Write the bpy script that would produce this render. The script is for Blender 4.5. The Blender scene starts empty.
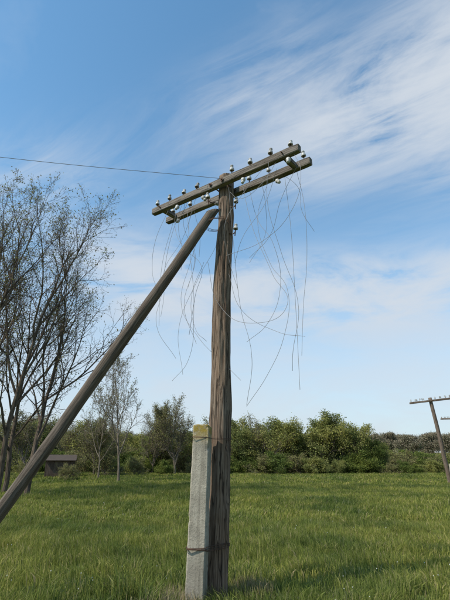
import bpy, math, random
from mathutils import Vector, Matrix, noise, Quaternion
R=math.radians
scene=bpy.context.scene
scene.view_settings.view_transform='Standard'
scene.view_settings.look='None'
scene.view_settings.exposure=0
col=scene.collection

# ------------------------------------------------------------------ helpers
def link(ob,parent=None):
    col.objects.link(ob)
    if parent: ob.parent=parent
    return ob
def empty(name,loc=(0,0,0)):
    e=bpy.data.objects.new(name,None); e.location=loc; e.empty_display_size=.3
    col.objects.link(e); return e
def mesh(name,V,F,mats,smooth=False,mi=None):
    me=bpy.data.meshes.new(name); me.from_pydata(V,[],F)
    for m in (mats if isinstance(mats,(list,tuple)) else [mats]): me.materials.append(m)
    if smooth: me.polygons.foreach_set('use_smooth',[True]*len(me.polygons))
    if mi: me.polygons.foreach_set('material_index',mi)
    me.update(); return me
def obj(name,me,parent=None,loc=(0,0,0),rot=None,scale=None):
    o=bpy.data.objects.new(name,me); o.location=loc
    if rot is not None:
        if isinstance(rot,Quaternion): o.rotation_mode='QUATERNION'; o.rotation_quaternion=rot
        else: o.rotation_euler=rot
    if scale is not None: o.scale=scale if not isinstance(scale,(int,float)) else (scale,)*3
    return link(o,parent)

class NT:
    def __init__(s,nt): s.nt=nt
    def n(s,t,**kw):
        nd=s.nt.nodes.new(t)
        for k,v in kw.items(): setattr(nd,k,v)
        return nd
    def l(s,a,b): s.nt.links.new(a,b)
    def setin(s,inp,v):
        if isinstance(v,bpy.types.NodeSocket): s.l(v,inp)
        else: inp.default_value=v
    def m(s,op,a,b=None,c=None,clamp=False):
        nd=s.n('ShaderNodeMath',operation=op,use_clamp=clamp)
        s.setin(nd.inputs[0],a)
        if b is not None: s.setin(nd.inputs[1],b)
        if c is not None: s.setin(nd.inputs[2],c)
        return nd.outputs[0]
    def mix(s,f,a,b,blend='MIX'):
        nd=s.n('ShaderNodeMix',data_type='RGBA',blend_type=blend)
        s.setin(nd.inputs[0],f)
        for i,v in ((6,a),(7,b)):
            if not isinstance(v,bpy.types.NodeSocket) and len(v)==3: v=(*v,1)
            s.setin(nd.inputs[i],v)
        return nd.outputs[2]
    def rng(s,v,a,b,c=0,d=1):
        nd=s.n('ShaderNodeMapRange'); s.setin(nd.inputs[0],v)
        for i,x in enumerate((a,b,c,d)): nd.inputs[i+1].default_value=x
        return nd.outputs[0]
    def noise(s,vec,scale,detail=4,rough=.5,dist=0,sc=None,rotz=None):
        if rotz is not None:
            mp=s.n('ShaderNodeMapping'); s.l(vec,mp.inputs[0]); mp.inputs['Rotation'].default_value=(0,0,rotz); vec=mp.outputs[0]
        if sc is not None:
            mp=s.n('ShaderNodeMapping'); s.l(vec,mp.inputs[0]); mp.inputs['Scale'].default_value=sc; vec=mp.outputs[0]
        nd=s.n('ShaderNodeTexNoise'); s.l(vec,nd.inputs['Vector'])
        nd.inputs['Scale'].default_value=scale; nd.inputs['Detail'].default_value=detail
        nd.inputs['Roughness'].default_value=rough; nd.inputs['Distortion'].default_value=dist
        return nd.outputs['Fac']

def newmat(name):
    m=bpy.data.materials.new(name); m.use_nodes=True
    t=NT(m.node_tree); m.node_tree.nodes.clear()
    out=t.n('ShaderNodeOutputMaterial'); return m,t,out
def principled(t,out,color,rough=.8,bump=None,bs=.5,bd=.01,metal=0,spec=.3):
    p=t.n('ShaderNodeBsdfPrincipled')
    if not isinstance(color,bpy.types.NodeSocket): color=(*color,1)
    t.setin(p.inputs['Base Color'],color); t.setin(p.inputs['Roughness'],rough)
    p.inputs['Metallic'].default_value=metal; p.inputs['Specular IOR Level'].default_value=spec
    if bump is not None:
        b=t.n('ShaderNodeBump'); b.inputs['Strength'].default_value=bs; b.inputs['Distance'].default_value=bd
        t.l(bump,b.inputs['Height']); t.l(b.outputs[0],p.inputs['Normal'])
    t.l(p.outputs[0],out.inputs[0]); return p

# ------------------------------------------------------------------ materials
def wood(name,c1,c2,c3,crack=.75,gray=.25,gc=(.24,.215,.185),bs=1):
    m,t,out=newmat(name)
    tc=t.n('ShaderNodeTexCoord').outputs['Object']
    a=t.noise(tc,1,5,.6,.3,sc=(9,9,.55))
    b=t.noise(tc,1,6,.7,.2,sc=(55,55,1.6))
    c=t.noise(tc,1,3,.5,.4,sc=(30,30,.8))
    d=t.noise(tc,1.3,4,.6)
    colr=t.mix(t.rng(a,.38,.62),c1,c2)
    colr=t.mix(t.rng(b,.42,.66,0,.9),colr,c3)
    colr=t.mix(t.m('MULTIPLY',t.rng(d,.42,.66,0,gray),t.rng(b,.4,.6,.3,1)),colr,gc)
    ck=t.m('ABSOLUTE',t.m('SUBTRACT',c,.5))
    ck=t.rng(ck,.0,.03,1,0)
    colr=t.mix(t.m('MULTIPLY',ck,crack),colr,(.014,.01,.008))
    h=t.m('SUBTRACT',t.m('ADD',t.m('MULTIPLY',b,.7),t.m('MULTIPLY',a,.8)),t.m('MULTIPLY',ck,.8))
    principled(t,out,colr,.85,h,bs,.016,spec=.2)
    return m
m_pole=wood('weathered_pole_wood',(.065,.039,.025),(.165,.107,.07),(.28,.2,.142),.9,.5,(.26,.22,.175))
m_arm=wood('crossarm_wood',(.08,.064,.05),(.155,.125,.1),(.25,.21,.175),.7,.7,(.27,.25,.225))
m_brace=wood('brace_wood',(.05,.036,.027),(.1,.075,.056),(.165,.13,.1),.4,.45,(.21,.18,.15),.5)
m_farpole=wood('far_pole_wood',(.1,.07,.05),(.17,.12,.09),(.2,.15,.11),.3,.4)

m_conc,t,out=newmat('mossy_concrete')
tc=t.n('ShaderNodeTexCoord').outputs['Object']
a=t.noise(tc,3.5,5,.65); b=t.noise(tc,40,5,.7); c=t.noise(tc,1,4,.6,.3,sc=(22,22,1.2)); v=t.noise(tc,140,2,.6)
cc=t.mix(t.rng(a,.35,.65),(.27,.24,.19),(.42,.375,.3))
cc=t.mix(t.rng(c,.48,.66,0,.65),cc,(.15,.13,.1))
cc=t.mix(t.rng(b,.54,.66,0,.6),cc,(.15,.135,.105))
cc=t.mix(t.rng(v,.6,.7,0,.7),cc,(.07,.06,.048))
sz=t.n('ShaderNodeSeparateXYZ'); t.l(tc,sz.inputs[0])
topm=t.rng(sz.outputs[2],1.88,2.14,0,1)
lich=t.m('MULTIPLY',topm,t.rng(t.noise(tc,11,6,.7),.4,.54,.3,1.2),clamp=True)
cc=t.mix(lich,cc,(.27,.19,.035))
lowm=t.m('MULTIPLY',t.rng(sz.outputs[2],.7,0,0,1),t.rng(a,.4,.6),clamp=True)
cc=t.mix(t.m('MULTIPLY',lowm,.6),cc,(.1,.11,.07))
principled(t,out,cc,.92,t.m('ADD',t.m('MULTIPLY',b,.7),t.m('MULTIPLY',v,.3)),.9,.012,spec=.15)

m_porc,t,out=newmat('porcelain')
tc=t.n('ShaderNodeTexCoord').outputs['Object']
oi=t.n('ShaderNodeObjectInfo').outputs['Random']
pc=t.mix(t.rng(oi,.45,.9,0,1),(.46,.45,.43),(.22,.2,.17))
principled(t,out,t.mix(t.rng(t.noise(tc,16,4),.42,.62,0,.8),pc,(.16,.145,.12)),.42,spec=.35)
m_steel,t,out=newmat('rusty_steel')
tc=t.n('ShaderNodeTexCoord').outputs['Object']
principled(t,out,t.mix(t.rng(t.noise(tc,20,5),.35,.65),(.05,.035,.028),(.12,.06,.035)),.75,metal=.3)
m_wire,t,out=newmat('steel_wire')
tc=t.n('ShaderNodeTexCoord').outputs['Object']
principled(t,out,t.mix(t.noise(tc,5,3),(.12,.118,.12),(.26,.25,.24)),.55,metal=.2)

m_bark,t,out=newmat('bark')
tc=t.n('ShaderNodeTexCoord').outputs['Object']
a=t.noise(tc,1,5,.65,sc=(9,9,2.2))
principled(t,out,t.mix(t.rng(a,.35,.65),(.05,.037,.027),(.14,.107,.08)),.9,a,.6,.03,spec=.1)
m_bark2,t,out=newmat('bark_light')
tc=t.n('ShaderNodeTexCoord').outputs['Object']
a=t.noise(tc,1,5,.65,sc=(9,9,2.2))
principled(t,out,t.mix(t.rng(a,.35,.65),(.1,.08,.058),(.21,.175,.135)),.9,a,.6,.03,spec=.1)

def leafmat(name,stops,trans=.35,patch=None,pscale=.25):
    m,t,out=newmat(name)
    g=t.n('ShaderNodeNewGeometry')
    r=t.n('ShaderNodeValToRGB'); t.l(g.outputs['Random Per Island'],r.inputs[0])
    e=r.color_ramp.elements
    while len(e)<len(stops): e.new(.5)
    for i,(p,c) in enumerate(stops): e[i].position=p; e[i].color=(*c,1)
    c=r.outputs[0]
    if patch:
        f=t.noise(g.outputs['Position'],pscale,4,.65)
        c=t.mix(.95,c,t.mix(t.rng(f,.38,.62),patch[0],patch[1]),'MULTIPLY')
    d=t.n('ShaderNodeBsdfDiffuse'); t.l(c,d.inputs[0])
    if trans==0: t.l(d.outputs[0],out.inputs[0]); return m
    tr=t.n('ShaderNodeBsdfTranslucent'); t.l(c,tr.inputs[0])
    mx=t.n('ShaderNodeMixShader'); mx.inputs[0].default_value=trans
    t.l(d.outputs[0],mx.inputs[1]); t.l(tr.outputs[0],mx.inputs[2]); t.l(mx.outputs[0],out.inputs[0]); return m
m_grass=leafmat('grass_blades',[(0,(.09,.125,.03)),(.35,(.165,.21,.052)),(.75,(.25,.295,.08)),(.9,(.32,.325,.125)),(1,(.44,.38,.24))],.4,[(.55,.62,.6),(1.4,1.18,1.02)],.35)
m_dry=leafmat('dry_grass',[(0,(.2,.15,.08)),(.6,(.36,.29,.18)),(1,(.14,.15,.05))],.3)
m_lyg=leafmat('leaves_yellow_green',[(0,(.17,.19,.055)),(.5,(.27,.28,.085)),(1,(.36,.34,.13))],.4,[(.65,.72,.8),(1.15,1.08,1.0)],.3)
m_lg=leafmat('leaves_green',[(0,(.08,.11,.03)),(.5,(.15,.19,.05)),(1,(.21,.25,.07))],.4,[(.7,.75,.8),(1.25,1.15,1.0)],.3)
m_lbr=leafmat('buds_brown_green',[(0,(.17,.14,.07)),(.5,(.22,.2,.09)),(1,(.23,.25,.085))],.3)
m_lfar=leafmat('far_forest_leaves',[(0,(.15,.13,.095)),(.5,(.21,.17,.12)),(1,(.17,.18,.1))],0)
m_puff,t,out=newmat('dandelion_seed_head'); principled(t,out,(.5,.5,.45),.9)

m_ground,t,out=newmat('meadow_ground')
g=t.n('ShaderNodeNewGeometry').outputs['Position']
a=t.noise(g,.08,5,.6); b=t.noise(g,2.5,5,.7); c=t.noise(g,.45,5,.6)
cc=t.mix(t.rng(c,.38,.62),(.07,.09,.025),(.13,.165,.042))
cc=t.mix(t.rng(b,.5,.75,0,.5),cc,(.11,.09,.05))
cc=t.mix(t.rng(a,.4,.65,0,.35),cc,(.15,.17,.055))
principled(t,out,cc,.95,b,.8,.08,spec=.05)

# ------------------------------------------------------------------ terrain
def sst(a,b,x):
    x=max(0,min(1,(x-a)/(b-a))); return x*x*(3-2*x)
def gh(x,y):
    return 1.0*sst(12,68,y)+9*sst(110,300,y)+.06*math.sin(x*.11+y*.07)*sst(10,25,y)
def axis(lo,hi,f):
    L=[0.0]; 
    while L[-1]<hi: L.append(L[-1]+f(L[-1]))
    N=[0.0]
    while N[-1]>lo: N.append(N[-1]-f(-N[-1]))
    return sorted(set(N+L))
xs=axis(-1500,1500,lambda v:1.5+v*.06); ys=axis(-300,2500,lambda v:1.2+v*.05)
V=[(x,y,gh(x,y)) for y in ys for x in xs]; nx=len(xs)
F=[(j*nx+i,j*nx+i+1,(j+1)*nx+i+1,(j+1)*nx+i) for j in range(len(ys)-1) for i in range(nx-1)]
obj('ground',mesh('ground',V,F,m_ground,True))

# ------------------------------------------------------------------ grass
def grass_mesh(name,size,n,w,h0,h1,seed,mat,broad=.05):
    rg=random.Random(seed); V=[];F=[]
    for k in range(n):
        x=rg.uniform(-size/2,size/2); y=rg.uniform(-size/2,size/2)
        cl=noise.noise(Vector((x*1.3,y*1.3,seed)))+.6*noise.noise(Vector((x*4,y*4,seed)))
        if rg.random()<-cl*1.1: continue
        h=rg.uniform(h0,h1)*(1+.75*cl)
        ww=w*rg.uniform(.6,1.3)
        a=rg.uniform(0,6.283); la=rg.gauss(.6,1.3); le=rg.uniform(.05,.85)*h
        if rg.random()<broad: ww*=3.2; h*=.75; le=h*.6
        dx,dy=math.cos(a)*ww/2,math.sin(a)*ww/2; lx,ly=math.cos(la)*le,math.sin(la)*le
        i=len(V)
        V+=[(x-dx,y-dy,-.02),(x+dx,y+dy,-.02),(x+dx*.8+lx*.35,y+dy*.8+ly*.35,h*.6),(x-dx*.8+lx*.35,y-dy*.8+ly*.35,h*.6),(x+lx,y+ly,h*(1-.25*le/h))]
        F+=[(i,i+1,i+2,i+3),(i+3,i+2,i+4)]
    return mesh(name,V,F,mat)
grass=empty('grass')
def tiles(meshes,size,y0,y1,mx,rg,zoff=0):
    y=y0+size/2
    while y<y1:
        half=y*.56+size+mx
        nxx=int(math.ceil(half/size))
        for i in range(-nxx,nxx+1):
            x=i*size
            s=(gh(x,y+1)-gh(x,y-1))/2
            sx=(gh(x+1,y)-gh(x-1,y))/2
            q=Quaternion((1,0,0),math.atan(s))@Quaternion((0,1,0),-math.atan(sx))@Quaternion((0,0,1),rg.randrange(4)*math.pi/2)
            hs=1+.5*noise.noise(Vector((x*.13,y*.13,2)))
            obj('grass_tile',rg.choice(meshes),grass,(x,y,gh(x,y)+zoff),q,(1,1,hs))
        y+=size
rg=random.Random(5)
near=[grass_mesh('grass_near',2,5200,.008,.08,.24,s,m_grass) for s in (1,2,3,4,11,12)]
mid=[grass_mesh('grass_mid',4,7000,.018,.1,.25,s,m_grass) for s in (5,6,7,13)]
far=[grass_mesh('grass_far',8,7000,.05,.1,.26,s,m_grass) for s in (8,9,10)]
tiles(near,2,3,15,1,rg); tiles(mid,4,15,35,3,rg); tiles(far,8,35,83,8,rg)
dry=grass_mesh('dry_grass',1.0,900,.008,.08,.22,31,m_dry)
obj('dry_tuft',dry,grass,(-.62,6.5,0),(0,0,1),(.9,.7,1)); obj('dry_tuft',dry,grass,(.25,7.1,0),(0,0,2),(.8,.6,.9))
tuft=[grass_mesh('tall_tuft',.5,200,.010,.2,.4,s,m_grass) for s in (41,42)]
for k in range(80):
    y=rg.uniform(5.5,22); x=rg.uniform(-.6*y,.6*y)
    obj('tall_tuft',rg.choice(tuft),grass,(x,y,gh(x,y)),(0,0,rg.uniform(0,6)),rg.uniform(.6,1.0))
V=[];F=[];mi=[]
def ico(c,r):
    i=len(V); 
    for z,n in ((-.6,5),(.6,5)):
        for k in range(5):
            a=6.283*k/5+(.6 if z>0 else 0); V.append((c[0]+.8*r*math.cos(a),c[1]+.8*r*math.sin(a),c[2]+z*r))
    V.append((c[0],c[1],c[2]-r)); V.append((c[0],c[1],c[2]+r))
    for k in range(5):
        k2=(k+1)%5
        F.extend([(i+10,i+k2,i+k),(i+11,i+5+k,i+5+k2),(i+k,i+k2,i+5+k),(i+k2,i+5+k2,i+5+k)]); mi.extend([0]*4)
for k in range(330):
    y=4.8+16*rg.random()**1.4; x=rg.uniform(-.62*y,.62*y)
    if noise.noise(Vector((x*.35,y*.35,3)))<.02: continue
    h=rg.uniform(.12,.24); z=gh(x,y)
    i=len(V); V+=[(x-.002,y,z),(x+.002,y,z),(x+.012,y,z+h),(x+.008,y,z+h)]; F.append((i,i+1,i+2,i+3)); mi.append(1)
    ico((x+.01,y,z+h),rg.uniform(.006,.011))
obj('dandelions',mesh('dandelions',V,F,[m_puff,m_grass],False,mi))

# ------------------------------------------------------------------ geometry pieces
def frame(d):
    d=d.normalized(); a=Vector((0,0,1)) if abs(d.z)<.9 else Vector((1,0,0))
    u=d.cross(a).normalized(); return u,d.cross(u)
def tube(V,F,pts,rads,n,cap=False):
    base=len(V); k=len(pts)
    for j,(p,r) in enumerate(zip(pts,rads)):
        d=(pts[min(j+1,k-1)]-pts[max(j-1,0)])
        if j==0: u,v=frame(d)
        else:
            dn=d.normalized(); u=(u-dn*u.dot(dn)).normalized(); v=dn.cross(u)
        for i in range(n):
            a=6.2832*i/n; V.append(tuple(p+u*(r*math.cos(a))+v*(r*math.sin(a))))
    for j in range(k-1):
        for i in range(n):
            i2=(i+1)%n; F.append((base+j*n+i,base+j*n+i2,base+(j+1)*n+i2,base+(j+1)*n+i))
    if cap: F.append(tuple(base+(k-1)*n+i for i in range(n))); F.append(tuple(base+i for i in reversed(range(n))))
def round_timber(name,L,r0,r1,mat,seed,sides=56,rings=150,furrow=.012,bend=.03,slant=0):
    V=[];F=[]
    for j in range(rings+1):
        z=L*j/rings; tt=j/rings; r=r0+(r1-r0)*tt
        bx=bend*noise.noise(Vector((z*.35,seed,0))); by=bend*noise.noise(Vector((z*.35,0,seed+5)))
        if j==0: bx*=.2; by*=.2
        for i in range(sides):
            a=6.28318*i/sides; ca,sa=math.cos(a),math.sin(a)
            f=noise.noise(Vector((ca*3.2,sa*3.2,z*.55+seed)))
            g2=noise.noise(Vector((ca*9,sa*9,z*1.1+seed)))
            kn=noise.noise(Vector((ca*1.5,sa*1.5,z*2.2+seed*3)))
            rr=r+furrow*(f*1.2-abs(g2)*1.3+kn*.8)
            V.append((bx+rr*ca,by+rr*sa,z+(slant*ca if j==rings else 0)))
    for j in range(rings):
        for i in range(sides):
            i2=(i+1)%sides; F.append((j*sides+i,j*sides+i2,(j+1)*sides+i2,(j+1)*sides+i))
    c=len(V); V.append((0,0,L+.012)); F+= [(rings*sides+i,rings*sides+(i+1)%sides,c) for i in range(sides)]
    me=mesh(name,V,F,mat,True); return me
def timber_box(name,w,h,L,mat,seed=0,wob=.012,nseg=30,ch=.012):
    sec=[(-w/2+ch,-h/2),(w/2-ch,-h/2),(w/2,-h/2+ch),(w/2,h/2-ch),(w/2-ch,h/2),(-w/2+ch,h/2),(-w/2,h/2-ch),(-w/2,-h/2+ch)]
    V=[];F=[];n=8
    for j in range(nseg+1):
        z=-L/2+L*j/nseg; e=.93 if j in(0,nseg) else 1
        dx=wob*noise.noise(Vector((z*1.1,seed,1))); dy=wob*noise.noise(Vector((z*1.1,seed,7)))
        for k,(x,y) in enumerate(sec):
            q=wob*.6*noise.noise(Vector((x*30,y*30,z*3+seed)))
            V.append((x*e+dx+q,y*e+dy+q,z))
    for j in range(nseg):
        for i in range(n):
            i2=(i+1)%n; F.append((j*n+i,j*n+i2,(j+1)*n+i2,(j+1)*n+i))
    F.append(tuple(reversed(range(n)))); F.append(tuple(nseg*n+i for i in range(n)))
    return mesh(name,V,F,mat)
def lathe(prof,n=16):
    V=[];F=[]
    for r,z in prof:
        for i in range(n): a=6.2832*i/n; V.append((r*math.cos(a),r*math.sin(a),z))
    for j in range(len(prof)-1):
        for i in range(n):
            i2=(i+1)%n; F.append((j*n+i,j*n+i2,(j+1)*n+i2,(j+1)*n+i))
    return V,F
Vp,Fp=lathe([(.009,-.09),(.009,.07),(.014,.07),(.014,.078),(.003,.08)],8)
Vb,Fb=lathe([(.012,.075),(.03,.055),(.042,.05),(.045,.06),(.042,.085),(.034,.105),(.028,.112),(.024,.122),(.03,.132),(.032,.145),(.026,.158),(.012,.165),(.001,.166)],16)
nb=len(Vp)
ins_me=mesh('insulator',Vp+Vb,Fp+[tuple(i+nb for i in f) for f in Fb],[m_steel,m_porc],True,[0]*len(Fp)+[1]*len(Fb))

def curve_obj(name,splines,r,mat,parent=None,smooth=True,loc=(0,0,0)):
    cu=bpy.data.curves.new(name,'CURVE'); cu.dimensions='3D'; cu.bevel_depth=r; cu.bevel_resolution=1; cu.resolution_u=10
    for pts,cyc in splines:
        if smooth:
            s=cu.splines.new('BEZIER'); s.bezier_points.add(len(pts)-1)
            for b,p in zip(s.bezier_points,pts): b.co=p; b.handle_left_type=b.handle_right_type='AUTO'
            s.use_cyclic_u=cyc
        else:
            s=cu.splines.new('POLY'); s.points.add(len(pts)-1)
            for b,p in zip(s.points,pts): b.co=(*p,1)
            s.use_cyclic_u=cyc
    cu.materials.append(mat)
    o=bpy.data.objects.new(name,cu); o.location=loc; return link(o,parent)

AD=Vector((.803,-.596,0)); AN=Vector((.596,.803,0)); AZ=6.35
def build_pole(loc,detail,wmat,amat,lean=(0,0),height=6.62,rotz=0,seed=3,armL=3.24):
    P=empty('wooden_utility_pole',loc); P.rotation_euler=(lean[1],lean[0],rotz)
    pl=obj('pole_shaft',round_timber('pole_shaft',height+.3,.172,.138,wmat,seed,64 if detail else 14,200 if detail else 20,.02 if detail else .004,.07),P,(0,0,-.3))
    if detail:
        d=Vector((.16,.13,height)); pl.rotation_mode='QUATERNION'; pl.rotation_quaternion=Vector((0,0,1)).rotation_difference(d)
        c=Vector((.135,.13,0))
    else: c=Vector((0,0,0))
    M=Matrix((AN,Vector((0,0,1)),AD)).transposed(); 
    if M.determinant()<0: M=Matrix((-AN,Vector((0,0,1)),AD)).transposed()
    qa=M.to_quaternion()
    for k,sg in enumerate((-1,1)):
        p=c+AN*(.2*sg)+Vector((0,0,AZ)); 
        obj('crossarm_%d'%(k+1),timber_box('crossarm',.11,.135,armL,amat,k+2),P,p,qa)
    M2=Matrix((AD,Vector((0,0,1)),-AN)).transposed()
    if M2.determinant()<0: M2=Matrix((AD,Vector((0,0,1)),AN)).transposed()
    q2=M2.to_quaternion()
    for k,s in enumerate((-1.38,1.34)):
        obj('spacer_%d'%(k+1),timber_box('spacer',.09,.09,.284,amat,9+k),P,c+AD*s+Vector((0,0,AZ-.005)),q2)
        V=[];F=[]
        tube(V,F,[c+AD*s-AN*.31+Vector((0,0,AZ)),c+AD*s+AN*.31+Vector((0,0,AZ))],[.012,.012],6,True)
        obj('bolt_%d'%(k+1),mesh('bolt',V,F,m_steel),P)
    V=[];F=[]
    for s in (-.13,.13):
        tube(V,F,[c+AD*s-AN*.3+Vector((0,0,AZ)),c+AD*s+AN*.3+Vector((0,0,AZ))],[.013,.013],6,True)
        tube(V,F,[c+AD*s-AN*.27+Vector((0,0,AZ)),c+AD*s-AN*.262+Vector((0,0,AZ))],[.035,.035],6,True)
    obj('through_bolts',mesh('through_bolts',V,F,m_steel),P)
    rg=random.Random(seed)
    fr=[-1.52,-1.2,-.84,-.52,.3,.68,1.08,1.46]; bk=[-1.45,-1.02,-.6,.4,.82,1.2,1.5]
    n=0
    for arr,sg in ((fr,-1),(bk,1)):
        for s in arr:
            n+=1
            tx,ty=(rg.uniform(-.25,.25),rg.uniform(-.25,.25))
            obj('insulator_%d'%n,ins_me,P,c+AD*s+AN*(.2*sg)+Vector((0,0,AZ+.1)),(tx,ty,0),rg.uniform(.88,1.0) if detail else 1.1)
    if detail:
        for s,sg,rx,ry in ((-.95,-1,2.6,.3),(.55,-1,2.9,.2),(.95,1,2.5,-.4),(-.3,1,2.2,.6),(1.42,-1,2.7,.2),(-.38,-1,2.9,-.5),(-1.3,1,2.4,.3)):
            n+=1
            obj('insulator_%d'%n,ins_me,P,c+AD*s+AN*(.2*sg)+Vector((0,0,AZ-.09)),(rx,ry,0),.92)
        hk=[]
        for z,dx in ((5.95,.12),(5.42,.1)):
            n+=1; x0=.13*z/6.6
            hk.append(([(x0+.1,0,z-.05),(x0+.17,-.03,z-.07),(x0+.205,-.03,z-.02),(x0+.205,-.03,z+.02)],False))
            obj('insulator_%d'%n,ins_me,P,(x0+.205,-.03,z-.03),(0,.1,0),.92)
        hk.append(([(-.02,0,5.98),(-.12,-.05,5.96),(-.16,-.05,6.0),(-.16,-.05,6.04)],False)); obj('insulator_%d'%(n+1),ins_me,P,(-.16,-.05,6.0),(0,-.1,0),.92)
        curve_obj('hooks',hk,.009,m_steel,P)
    return P,c
PB=Vector((-.135,6.9,0))
P,c=build_pole(PB,True,m_pole,m_arm)
top=Vector((-.06,-.12,5.72)); bot=Vector((-3.62,-.3,-.25)); d=top-bot
ob=obj('brace_pole',round_timber('brace_pole',d.length,.096,.085,m_brace,11,44,130,.005,.06,.08),P,bot); ob.rotation_mode='QUATERNION'; ob.rotation_quaternion=Vector((0,0,1)).rotation_difference(d)
sp=[]
for k in range(3):
    z=5.52+k*.018
    pts=[]
    for i in range(20):
        a=6.283*i/20
        pts.append((.0+.205*math.cos(a),-.03+.215*math.sin(a),z+.01*math.sin(a*2+k)+.03*math.cos(a)))
    sp.append((pts,True))
curve_obj('brace_binding',sp,.004,m_steel,P)

# concrete stub post
CP=empty('concrete_post',(-.365,6.6,0)); CP.rotation_euler=(0,math.atan(.055/2.15),R(-9))
w,dp,H=.245,.215,2.15
def post(name,w,dp,H,mat,seed=0,nz=110):
    V=[];F=[];ch=.018
    for j in range(nz+2):
        z=-.4+(H+.4)*min(j,nz)/nz
        zz=z+(.012 if j>nz else 0)
        if j<=nz: hw,hd=w/2,dp/2
        else: hw,hd=w/2-.02,dp/2-.02
        tp=1-.05*max(0,z)/H
        sec=[]
        N=6
        cor=[(-hw,-hd),(hw,-hd),(hw,hd),(-hw,hd)]
        for q in range(4):
            a=Vector(cor[q]); b=Vector(cor[(q+1)%4]); dd=(b-a).normalized()
            for m_ in range(N):
                sec.append(a+dd*ch+(b-a-dd*2*ch)*(m_/(N-1)))
        for k,(x,y) in enumerate(sec):
            edge=1.0 if k%N in (0,N-1) else .1
            nn=noise.noise(Vector((x*14,y*14,z*5+seed)))*.0012+noise.noise(Vector((x*40,y*40,z*24+seed)))*.003*edge-max(0,noise.noise(Vector((x*5,y*5,z*9+seed+9)))-.32)*.05*(edge>.9)
            rr=1+nn/(.11)
            V.append((x*tp*rr,y*tp*rr,zz+ (noise.noise(Vector((x*12,y*12,seed)))*.03 if j>=nz else 0)))
    n=24
    for j in range(nz+1):
        for i in range(n):
            i2=(i+1)%n; F.append((j*n+i,j*n+i2,(j+1)*n+i2,(j+1)*n+i))
    F.append(tuple((nz+1)*n+i for i in range(n)))
    return mesh(name,V,F,mat)
obj('post_body',post('post_body',w,dp,H,m_conc),CP)
CPW=empty('binding_wire')
def wrap(z,turns,dz,name,r=.006):
    sx=-.365+.0256*z; px=-.135+.0242*z; py=6.9+.0197*z; pr=.186
    hull=[(sx-.145,6.5),(sx-.13,6.475),(sx+.09,6.475),(sx+.13,6.50)]
    arc=[]
    for k in range(9):
        a=R(-38+k*(178/8)); arc.append((px+pr*math.cos(a),py+pr*math.sin(a)))
    hull+=arc+[(sx-.12,6.74)]
    sp=[]
    for t_ in range(turns):
        zz=z+dz*t_; sp.append(([(x,y,zz+.012*math.sin(i*1.3+t_)) for i,(x,y) in enumerate(hull)],True))
    curve_obj(name,sp,r,m_steel,CPW,smooth=False)
wrap(.61,4,.012,'lower_binding',.0045); wrap(1.98,2,.013,'upper_binding',.003)

# ------------------------------------------------------------------ wires
A0=PB+c
def wp(s,z,off=0): return tuple(A0+AD*s+AN*off+Vector((0,0,z)))
W=[([(1.12,6.28),(1.17,5.2),(1.2,4.0),(1.25,2.62)],.2),
([(1.35,6.28),(1.45,5.5),(1.42,4.6),(1.3,3.9),(1.3,3.1)],.2),
([(.5,6.25),(.72,5.2),(1.15,4.2),(1.42,3.58),(1.05,3.45),(.3,3.95),(.12,4.6)],-.2),
([(.15,4.6),(.45,3.9),(.9,3.5),(1.45,3.32)],-.1),
([(-.75,6.28),(-.5,5.1),(-.4,4.0),(-.55,3.2),(-.85,2.9)],-.2),
([(-1.45,6.28),(-1.66,5.4),(-1.72,4.7),(-1.62,4.1)],.2),
([(.3,6.1),(.3,5),(.34,4),(.6,3.1),(.42,2.45)],-.3),
([(1.52,6.3),(1.7,5.8),(1.52,5.2),(.95,4.9),(.3,4.75)],-.2),
([(-.5,6.3),(-.95,5.2),(-1.05,4.4),(-.65,3.7),(.05,3.1),(.4,2.8)],.2),
([(.82,6.25),(.7,5.5),(.9,4.6),(1.28,4.0),(1.25,3.3),(.9,2.8),(.55,2.4)],.15),
([(-1.0,6.28),(-.95,5.7),(-.6,5.2),(-.34,4.8),(-.26,4.2),(-.45,3.6)],-.2),
([(.95,6.28),(.55,5.8),(.3,5.3),(.25,4.7),(.5,4.2)],-.2),
([(-1.2,6.28),(-1.5,5.6),(-1.62,5.1),(-1.4,4.7)],-.2),
([(.4,6.28),(.55,5.6),(.85,5.0),(.95,4.3),(.65,3.7),(.3,3.45)],.2),
([(-.52,6.28),(-.7,5.7),(-.55,5.0),(-.7,4.2),(-.5,3.5)],-.2),
([(1.2,6.3),(.95,5.9),(.6,5.75),(.32,5.95)],-.2),
([(1.08,6.3),(1.0,5.6),(1.1,4.7),(1.35,3.8),(1.15,3.1),(1.12,2.9)],-.25),
([(-.84,6.3),(-1.1,5.4),(-1.3,4.6),(-1.25,3.9),(-.9,3.3)],-.2),
([(-.3,6.2),(-.35,5.6),(-.8,4.9),(-1.15,4.0),(-1.0,3.1)],.1),
([(-.3,4.9),(-.7,4.4),(-.6,3.8),(-.25,3.5)],-.2)]
rg=random.Random(12); spl=[]
for pts,off in W:
    o2=off; L=[]
    for i,(s,z) in enumerate(pts):
        if i: o2+=rg.uniform(-.16,.16)
        L.append(wp(s+(rg.uniform(-.05,.05) if i else 0),z,o2))
    spl.append((L,False))
rg=random.Random(4)
for k in range(8):
    s0=rg.choice([-1.2,-.85,-.55,.35,.7,1.1,1.4]); z=6.3; s=s0; o2=rg.uniform(-.2,.2); L=[wp(s,z,o2)]
    drift=rg.uniform(-.25,.25)
    for i in range(rg.randint(2,4)):
        z-=rg.uniform(.3,.65); drift=max(-.35,min(.35,drift+rg.uniform(-.3,.3))); s=max(-1.5,min(1.5,s+drift)); o2+=rg.uniform(-.2,.2); L.append(wp(s,z,o2))
    spl.append((L,False))
curve_obj('hanging_wires',spl,.0029,m_wire)
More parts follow.
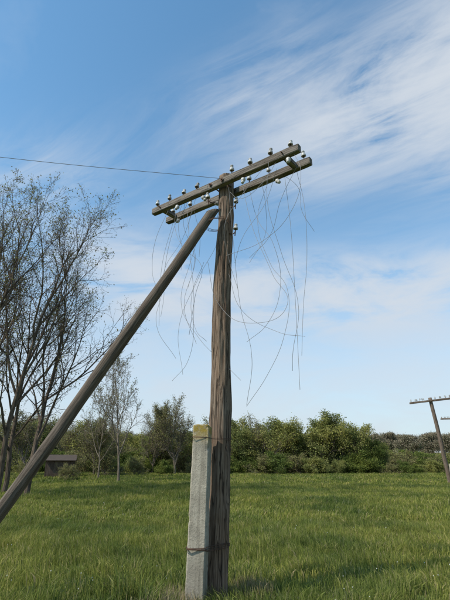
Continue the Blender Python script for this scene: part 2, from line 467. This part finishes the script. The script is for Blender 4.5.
curve_obj('overhead_wire',[([(.0,7.0,6.55),(-3.6,6.02,6.27),(-12,3.7,5.95),(-25,0.1,5.9),(-45,-5.4,6.9)],False)],.0042,m_wire)

# distant poles of the same line
P2,_=build_pole((17.3,37.5,gh(17,37)),False,m_farpole,m_farpole,lean=(R(-6),0),height=6.6,seed=5,rotz=R(20))
o=obj('concrete_post.001',post('far_post',.25,.22,1.5,m_conc,4,10),None,(17.38,37.1,gh(17.4,37)))
P3,_=build_pole((28.6,58,gh(29,58)),False,m_farpole,m_farpole,lean=(0,0),height=6.6,seed=8,rotz=R(20))

# ------------------------------------------------------------------ trees
def grow(rg,V,F,tips,p,d,L,r,lvl,P):
    ns=P['seg'][lvl]; pts=[p.copy()]; dd=d.copy(); w=P['wob'][lvl]
    for i in range(ns):
        dd=(dd+Vector((rg.gauss(0,w),rg.gauss(0,w),rg.gauss(0,w)+P['up'][lvl]))).normalized()
        pts.append(pts[-1]+dd*(L/ns))
    te=P['taper'][lvl]; rads=[max(P['rmin'],r*(1-te*i/ns)) for i in range(ns+1)]
    tube(V,F,pts,rads,P['sides'][lvl])
    if lvl==P['max']:
        tips.append((pts[-1],dd)); 
        if P.get('midtips'): tips.append((pts[len(pts)//2],dd))
        return
    n=P['nc'][lvl]; t0=P['t0'][lvl]; ph=rg.uniform(0,6.28)
    for k in range(n):
        t=t0+(1-t0)*((k+rg.random()*.8)/n); t=min(t,.999)
        f=t*ns; i=int(f); q=pts[i].lerp(pts[i+1],f-i); bd=(pts[i+1]-pts[i]).normalized()
        u,v=frame(bd); a=ph+k*2.4+rg.uniform(-.4,.4); an=P['ang'][lvl]*rg.uniform(.7,1.25)
        if lvl>0: an*=(1-.3*t)
        cd=(bd*math.cos(an)+(u*math.cos(a)+v*math.sin(a))*math.sin(an)).normalized()
        cl=L*P['rat'][lvl]*(1-P['fall'][lvl]*(t-t0)/(1-t0+1e-6))*rg.uniform(.7,1.25)
        cr=min(rads[i]*.75,r*P['rr'][lvl]*(1-.5*t)*1.3)
        grow(rg,V,F,tips,q,cd,cl,cr,lvl+1,P)
def leaves(rg,V,F,tips,per,spread,size,droop=0):
    for p,d in tips:
        pr=per*rg.uniform(.3,1.6) if per>2 else per
        for k in range(int(pr+rg.random())):
            c_=p+Vector((rg.gauss(0,spread),rg.gauss(0,spread),rg.gauss(0,spread*.8)-droop))
            if c_.z<0.05: continue
            s=size*rg.uniform(.6,1.4)
            n_=Vector((rg.gauss(0,1),rg.gauss(0,1),rg.gauss(.4,1))).normalized(); u,v=frame(n_)
            a=rg.uniform(0,6.28); u,v=u*math.cos(a)+v*math.sin(a),v*math.cos(a)-u*math.sin(a)
            i=len(V); V.extend([tuple(c_-u*s),tuple(c_-v*s*.55),tuple(c_+u*s),tuple(c_+v*s*.55)]); F.append((i,i+1,i+2,i+3))
def tree_mesh(name,seed,H,P,per,spread,size,bark,leafm,lean=(0,0),r=None,sink=0,trunkfrac=.62):
    rg=random.Random(seed); V=[];F=[];tips=[]
    grow(rg,V,F,tips,Vector((0,0,-.2)),Vector((lean[0],lean[1],1)).normalized(),H*trunkfrac,r or H*.018,0,P)
    nb_=len(F)
    if per: leaves(rg,V,F,tips,per,spread,size)
    return mesh(name,V,F,[bark,leafm],False,[0]*nb_+[1]*(len(F)-nb_))
BARE=dict(seg=[12,8,5,4,2],wob=[.07,.1,.15,.2,.24],up=[.03,.09,.06,.03,0],taper=[.85,.85,.75,.7,.5],rmin=.0055,sides=[9,6,4,3,3],
  max=4,nc=[12,8,6,4],t0=[.2,.2,.15,.15],ang=[.5,.6,.75,.8],rat=[.62,.45,.5,.5],fall=[.55,.45,.5,.4],rr=[.45,.45,.5,.6])
for k,(x,y,h,ln,sd) in enumerate([(-11.4,24.5,18,(.12,0),101),(-10.3,25.5,16,(.14,.03),112),(-13.2,23.0,19,(.05,0),103),(-16.0,27,17,(.1,0),104),(-12.4,27.5,13.5,(.1,0),105)]):
    me=tree_mesh('bare_tree',sd,h,BARE,1.3,.13,.052,m_bark,m_lbr,ln,r=.15,trunkfrac=.8)
    obj('bare_tree' if k==0 else 'bare_tree.%03d'%k,me,None,(x,y,gh(x,y)))
B2=dict(BARE); B2.update(nc=[12,7,6,4],rmin=.008,ang=[.5,.6,.7,.8])
me=tree_mesh('slim_bare_tree',207,11.5,B2,1,.1,.05,m_bark2,m_lbr,(.06,0),r=.1,trunkfrac=.76); obj('slim_bare_tree',me,None,(-8.3,38,gh(-8,38)))
me=tree_mesh('slim_bare_tree',208,9.5,B2,1,.1,.05,m_bark2,m_lbr,(-.05,0),r=.08,trunkfrac=.72); obj('slim_bare_tree.001',me,None,(-11.2,43,gh(-8,43)))

LEAFY=dict(seg=[7,6,4,3],wob=[.1,.16,.2,.2],up=[.02,.09,.05,0],taper=[.8,.8,.7,.5],rmin=.015,sides=[7,5,3,3],max=3,midtips=True,
  nc=[14,8,4],t0=[.08,.2,.2],ang=[.8,.7,.7],rat=[.75,.5,.45],fall=[.45,.5,.4],rr=[.5,.5,.5])
BUSH=dict(LEAFY); BUSH.update(nc=[20,6,3],t0=[.02,.1,.2],ang=[1.15,.7,.7],rat=[1.0,.5,.45])
tv=[tree_mesh('leafy_a',301,9,LEAFY,11,.3,.1,m_bark2,m_lyg),
    tree_mesh('leafy_b',302,9,LEAFY,12,.3,.1,m_bark2,m_lyg),
    tree_mesh('leafy_c',303,9,LEAFY,12,.3,.1,m_bark,m_lg),
    tree_mesh('leafy_d',304,9,LEAFY,6,.26,.08,m_bark2,m_lbr)]
bv=[tree_mesh('bush_a',311,4.2,BUSH,17,.22,.08,m_bark,m_lg,trunkfrac=.5),
    tree_mesh('bush_b',312,4.2,BUSH,17,.22,.08,m_bark,m_lyg,trunkfrac=.5),
    tree_mesh('bush_c',313,4.2,BUSH,9,.2,.07,m_bark2,m_lbr,trunkfrac=.55)]
rg=random.Random(77)
TL=empty('tree_line')
def put(me,x,y,s,sx=1): obj('line_tree',me,TL,(x,y,gh(x,y)-.1),(0,0,rg.uniform(0,6.28)),(s*sx,s*sx,s))
for x,h,k in [(.6,7.3,0),(2.4,8,1),(4.3,7.0,3),(6.6,9,0),(8.6,8.0,0),(10.4,6.8,2),(12.3,8.8,1),(13.9,8.4,0),(15.6,7.6,0),(17.4,5.8,2),(19.6,4.6,0),(-2.4,7.4,3),(-4.4,7,0),(-8.4,8.2,3),(-9.8,7.2,2),(-13,6.8,3),(-16.3,8,0),(-19.5,7.6,3),(-22.8,8.4,2),(-26,8.8,3),(-29.6,9,2),(-34,9,3),(-40,9,2),(-47,9.5,3)]:
    put(tv[k],x+rg.uniform(-.4,.4),61+rg.uniform(-2.5,2.5),h/9.0*rg.uniform(.95,1.05),1.0)
    put(tv[rg.choice([0,2,3,k])],x+1.6,70+rg.uniform(-3,3),h/9.0*rg.uniform(.85,1.1),1.0)
x=-50
while x<64:
    tall=1.0 if x<18 else .8
    put(rg.choice(bv),x,57.5+rg.uniform(-2,2),rg.uniform(.4,.85)*tall,rg.uniform(1,1.4))
    put(rg.choice(bv),x+.8,62+rg.uniform(-1,3),rg.uniform(.75,1.15)*tall,1.3)
    if x>15: put(rg.choice(bv),x+.4,68+rg.uniform(-2,3),rg.uniform(.9,1.2)*tall,1.4)
    x+=rg.uniform(1.0,2.2)
bt=dict(BARE); bt.update(nc=[16,9,7,4],rmin=.011,t0=[.12,.2,.15,.15],ang=[.6,.6,.6,.7],rat=[.75,.55,.5,.45])
me=tree_mesh('budding_tree',402,11.4,bt,3,.16,.055,m_bark2,m_lbr,(0,0),r=.14,trunkfrac=.55)
obj('budding_tree',me,None,(-5.6,54,gh(-5.6,54))); 
obj('budding_tree.001',me,None,(-8.6,57,gh(-8.6,57)),(0,0,2),.85); 
me=tree_mesh('budding_tree',403,8.4,bt,3,.16,.055,m_bark2,m_lbr,(0,0),r=.12,trunkfrac=.6)
obj('budding_tree.002',me,None,(-19.4,47,gh(-17,46)));obj('budding_tree.003',me,None,(-13.5,50,gh(-13,50)),(0,0,2.4),.9) 
for k,(x,y,s) in enumerate([(-13.1,40,.45),(-19.6,34,.8),(-22,36,1),(-12,48,.8),(-9.5,50,.6),(-6.5,52,.5),(-18.0,43,.45)]):
    obj('shrub' if k==0 else 'shrub.%03d'%k,rg.choice(bv),None,(x,y,gh(x,y)-.1),(0,0,rg.uniform(0,6)),s)
ff=[tree_mesh('far_a',501,9,LEAFY,11,.4,.15,m_bark2,m_lfar),tree_mesh('far_b',502,9,LEAFY,11,.4,.15,m_bark2,m_lfar)]
FF=empty('far_forest')
x=-230
while x<300:
    for yy in (215,240,268):
        obj('forest_tree',rg.choice(ff),FF,(x+rg.uniform(-3,3),yy+rg.uniform(-8,8),gh(x,yy)-.3),(0,0,rg.uniform(0,6)),(rg.uniform(1.3,1.6),1.4,rg.uniform(1.15,1.45)))
    x+=5.5

# ------------------------------------------------------------------ small shed among the trees
m_shed=wood('shed_boards',(.06,.04,.03),(.11,.075,.055),(.15,.105,.08),.4,.2)
m_roof,t,out=newmat('shed_roof'); tc=t.n('ShaderNodeTexCoord').outputs['Object']; principled(t,out,t.mix(t.noise(tc,4,4),(.045,.036,.03),(.09,.068,.052)),.9)
S=empty('wooden_shed',(-15.7,46,gh(-15.7,46))); S.rotation_euler=(0,0,R(15)); S.scale=(.85,.85,.8)
def box(V,F,a,b):
    i=len(V); V.extend([(x,y,z) for z in (a[2],b[2]) for y in (a[1],b[1]) for x in (a[0],b[0])])
    F.extend([tuple(i+k for k in f) for f in ((0,2,3,1),(4,5,7,6),(0,1,5,4),(2,6,7,3),(0,4,6,2),(1,3,7,5))])
V=[];F=[]
x=-1.5
while x<1.49:
    if not(.2<x<.95): box(V,F,(x,-1.0,0),(x+.13,-.96,1.9))
    else: box(V,F,(x,-1.0,1.75),(x+.13,-.96,1.9))
    box(V,F,(x,.96,0),(x+.13,1.0,1.9)); x+=.145
y=-.95
while y<.9: box(V,F,(-1.5,y,0),(-1.46,y+.13,1.9)); box(V,F,(1.42,y,0),(1.46,y+.13,1.9)); y+=.145
obj('walls',mesh('walls',V,F,m_shed),S)
V=[(-1.7,-1.25,1.85),(1.7,-1.25,1.85),(1.7,0,2.5),(-1.7,0,2.5),(1.7,1.25,1.85),(-1.7,1.25,1.85),(-1.7,-1.25,1.91),(1.7,-1.25,1.91),(1.7,0,2.56),(-1.7,0,2.56),(1.7,1.25,1.91),(-1.7,1.25,1.91)]
F=[(0,3,2,1),(3,5,4,2),(6,7,8,9),(9,8,10,11),(0,1,7,6),(4,5,11,10),(1,2,8,7),(2,4,10,8),(0,6,9,3),(3,9,11,5)]
obj('roof',mesh('roof',V,F,m_roof),S)
V=[];F=[]; box(V,F,(.22,-.99,0),(.95,-.97,1.74)); obj('door',mesh('door',V,F,m_shed),S)

# ------------------------------------------------------------------ light, sky
SE=R(47); saz=R(243)
sd=Vector((math.sin(saz)*math.cos(SE),math.cos(saz)*math.cos(SE),math.sin(SE)))
L=bpy.data.lights.new('sun','SUN'); L.energy=5.0; L.angle=R(.53); L.color=(1,.94,.84)
lo=bpy.data.objects.new('sun',L); lo.rotation_euler=(-sd).to_track_quat('-Z','Y').to_euler(); lo.location=(-20,-10,30); col.objects.link(lo)
w=bpy.data.worlds.new('World'); scene.world=w; w.use_nodes=True; w.node_tree.nodes.clear(); t=NT(w.node_tree)
out=t.n('ShaderNodeOutputWorld'); bg=t.n('ShaderNodeBackground'); bg.inputs[1].default_value=.14
sky=t.n('ShaderNodeTexSky',sky_type='NISHITA'); sky.sun_disc=False; sky.sun_elevation=SE; sky.sun_rotation=saz
sky.air_density=1.0; sky.dust_density=.6; sky.ozone_density=1.0
g=t.n('ShaderNodeTexCoord').outputs['Generated']; s3=t.n('ShaderNodeSeparateXYZ'); t.l(g,s3.inputs[0]); X,Y,Z=s3.outputs
az=t.m('ARCTAN2',X,Y); el=t.m('ARCSINE',Z)
def blob(a,e,rot,la,lb,pw=2):
    ca,sa=math.cos(R(rot)),math.sin(R(rot))
    da=t.m('SUBTRACT',az,R(a)); de=t.m('SUBTRACT',el,R(e))
    p=t.m('ADD',t.m('MULTIPLY',da,ca/R(la)),t.m('MULTIPLY',de,sa/R(la)))
    q=t.m('ADD',t.m('MULTIPLY',da,-sa/R(lb)),t.m('MULTIPLY',de,ca/R(lb)))
    e_=t.m('ADD',t.m('POWER',t.m('ABSOLUTE',p),pw),t.m('POWER',t.m('ABSOLUTE',q),pw))
    return t.m('EXPONENT',t.m('MULTIPLY',e_,-1))
zz=t.m('ADD',t.m('MAXIMUM',Z,0),.06)
cb=t.n('ShaderNodeCombineXYZ'); t.l(t.m('DIVIDE',X,zz),cb.inputs[0]); t.l(t.m('DIVIDE',Y,zz),cb.inputs[1])
n1=t.noise(cb.outputs[0],1.7,6,.6,.6,sc=(.9,1.9,1),rotz=R(38))
n3=t.noise(cb.outputs[0],3.6,6,.65,.9,sc=(.6,2.6,1),rotz=R(34))
ca_=t.n('ShaderNodeCombineXYZ'); t.l(az,ca_.inputs[0]); t.l(el,ca_.inputs[1])
n2=t.noise(ca_.outputs[0],3.4,7,.6,.5,sc=(1.1,3.6,1))
A=t.m('ADD',blob(24,41.5,9,19,6.5,2.4),t.m('MULTIPLY',blob(37,38,0,10,8),.7))
ta=t.m('MULTIPLY',A,t.m('ADD',t.rng(n1,.36,.62,.25,1.5),t.rng(n3,.36,.66,-.35,.65)))
Bm=t.m('ADD',t.m('MULTIPLY',blob(12,20.5,-3,26,4.2,2.6),1.5),t.m('MULTIPLY',blob(-12,23,-8,11,4.5),.9))
tb=t.m('MULTIPLY',Bm,t.rng(n2,.38,.6,.05,1.2))
faint=t.m('ADD',t.m('MULTIPLY',blob(-27,31,25,11,5),.45),t.m('MULTIPLY',blob(2,45,20,12,4),.4))
tf=t.m('MULTIPLY',faint,t.m('ADD',t.rng(n3,.4,.66,0,.9),t.rng(n1,.38,.66,0,.6)))
gen=t.rng(n1,.56,.78,0,.14)
hz=t.m('MULTIPLY',t.m('EXPONENT',t.m('MULTIPLY',t.m('POWER',t.m('DIVIDE',t.m('MAXIMUM',el,0),R(15.5)),2),-1)),t.rng(n2,.35,.65,1.2,2.0))
base=t.m('MULTIPLY',t.m('EXPONENT',t.m('MULTIPLY',t.m('MAXIMUM',el,0),-1/R(20))),.2)
dens=t.m('ADD',t.m('ADD',ta,tb),t.m('ADD',tf,gen)); dens=t.m('ADD',dens,t.m('ADD',hz,base))
dens=t.m('MAXIMUM',dens,0)
dens=t.m('SUBTRACT',1,t.m('EXPONENT',t.m('MULTIPLY',dens,-1.3)))
c1=t.mix(1.0,sky.outputs[0],(.95,1.48,1.56),'MULTIPLY')
cl=t.mix(dens,c1,(4.7,5.1,5.6))
t.l(cl,bg.inputs[0]); t.l(bg.outputs[0],out.inputs[0])

# ------------------------------------------------------------------ camera
cd=bpy.data.cameras.new('camera'); cd.sensor_fit='VERTICAL'; cd.sensor_height=24; cd.lens=18.12; cd.clip_end=5000; cd.clip_start=.05
cam=bpy.data.objects.new('camera',cd); cam.location=(0,0,1.6); cam.rotation_euler=(R(90+20.3),0,0); col.objects.link(cam); scene.camera=cam
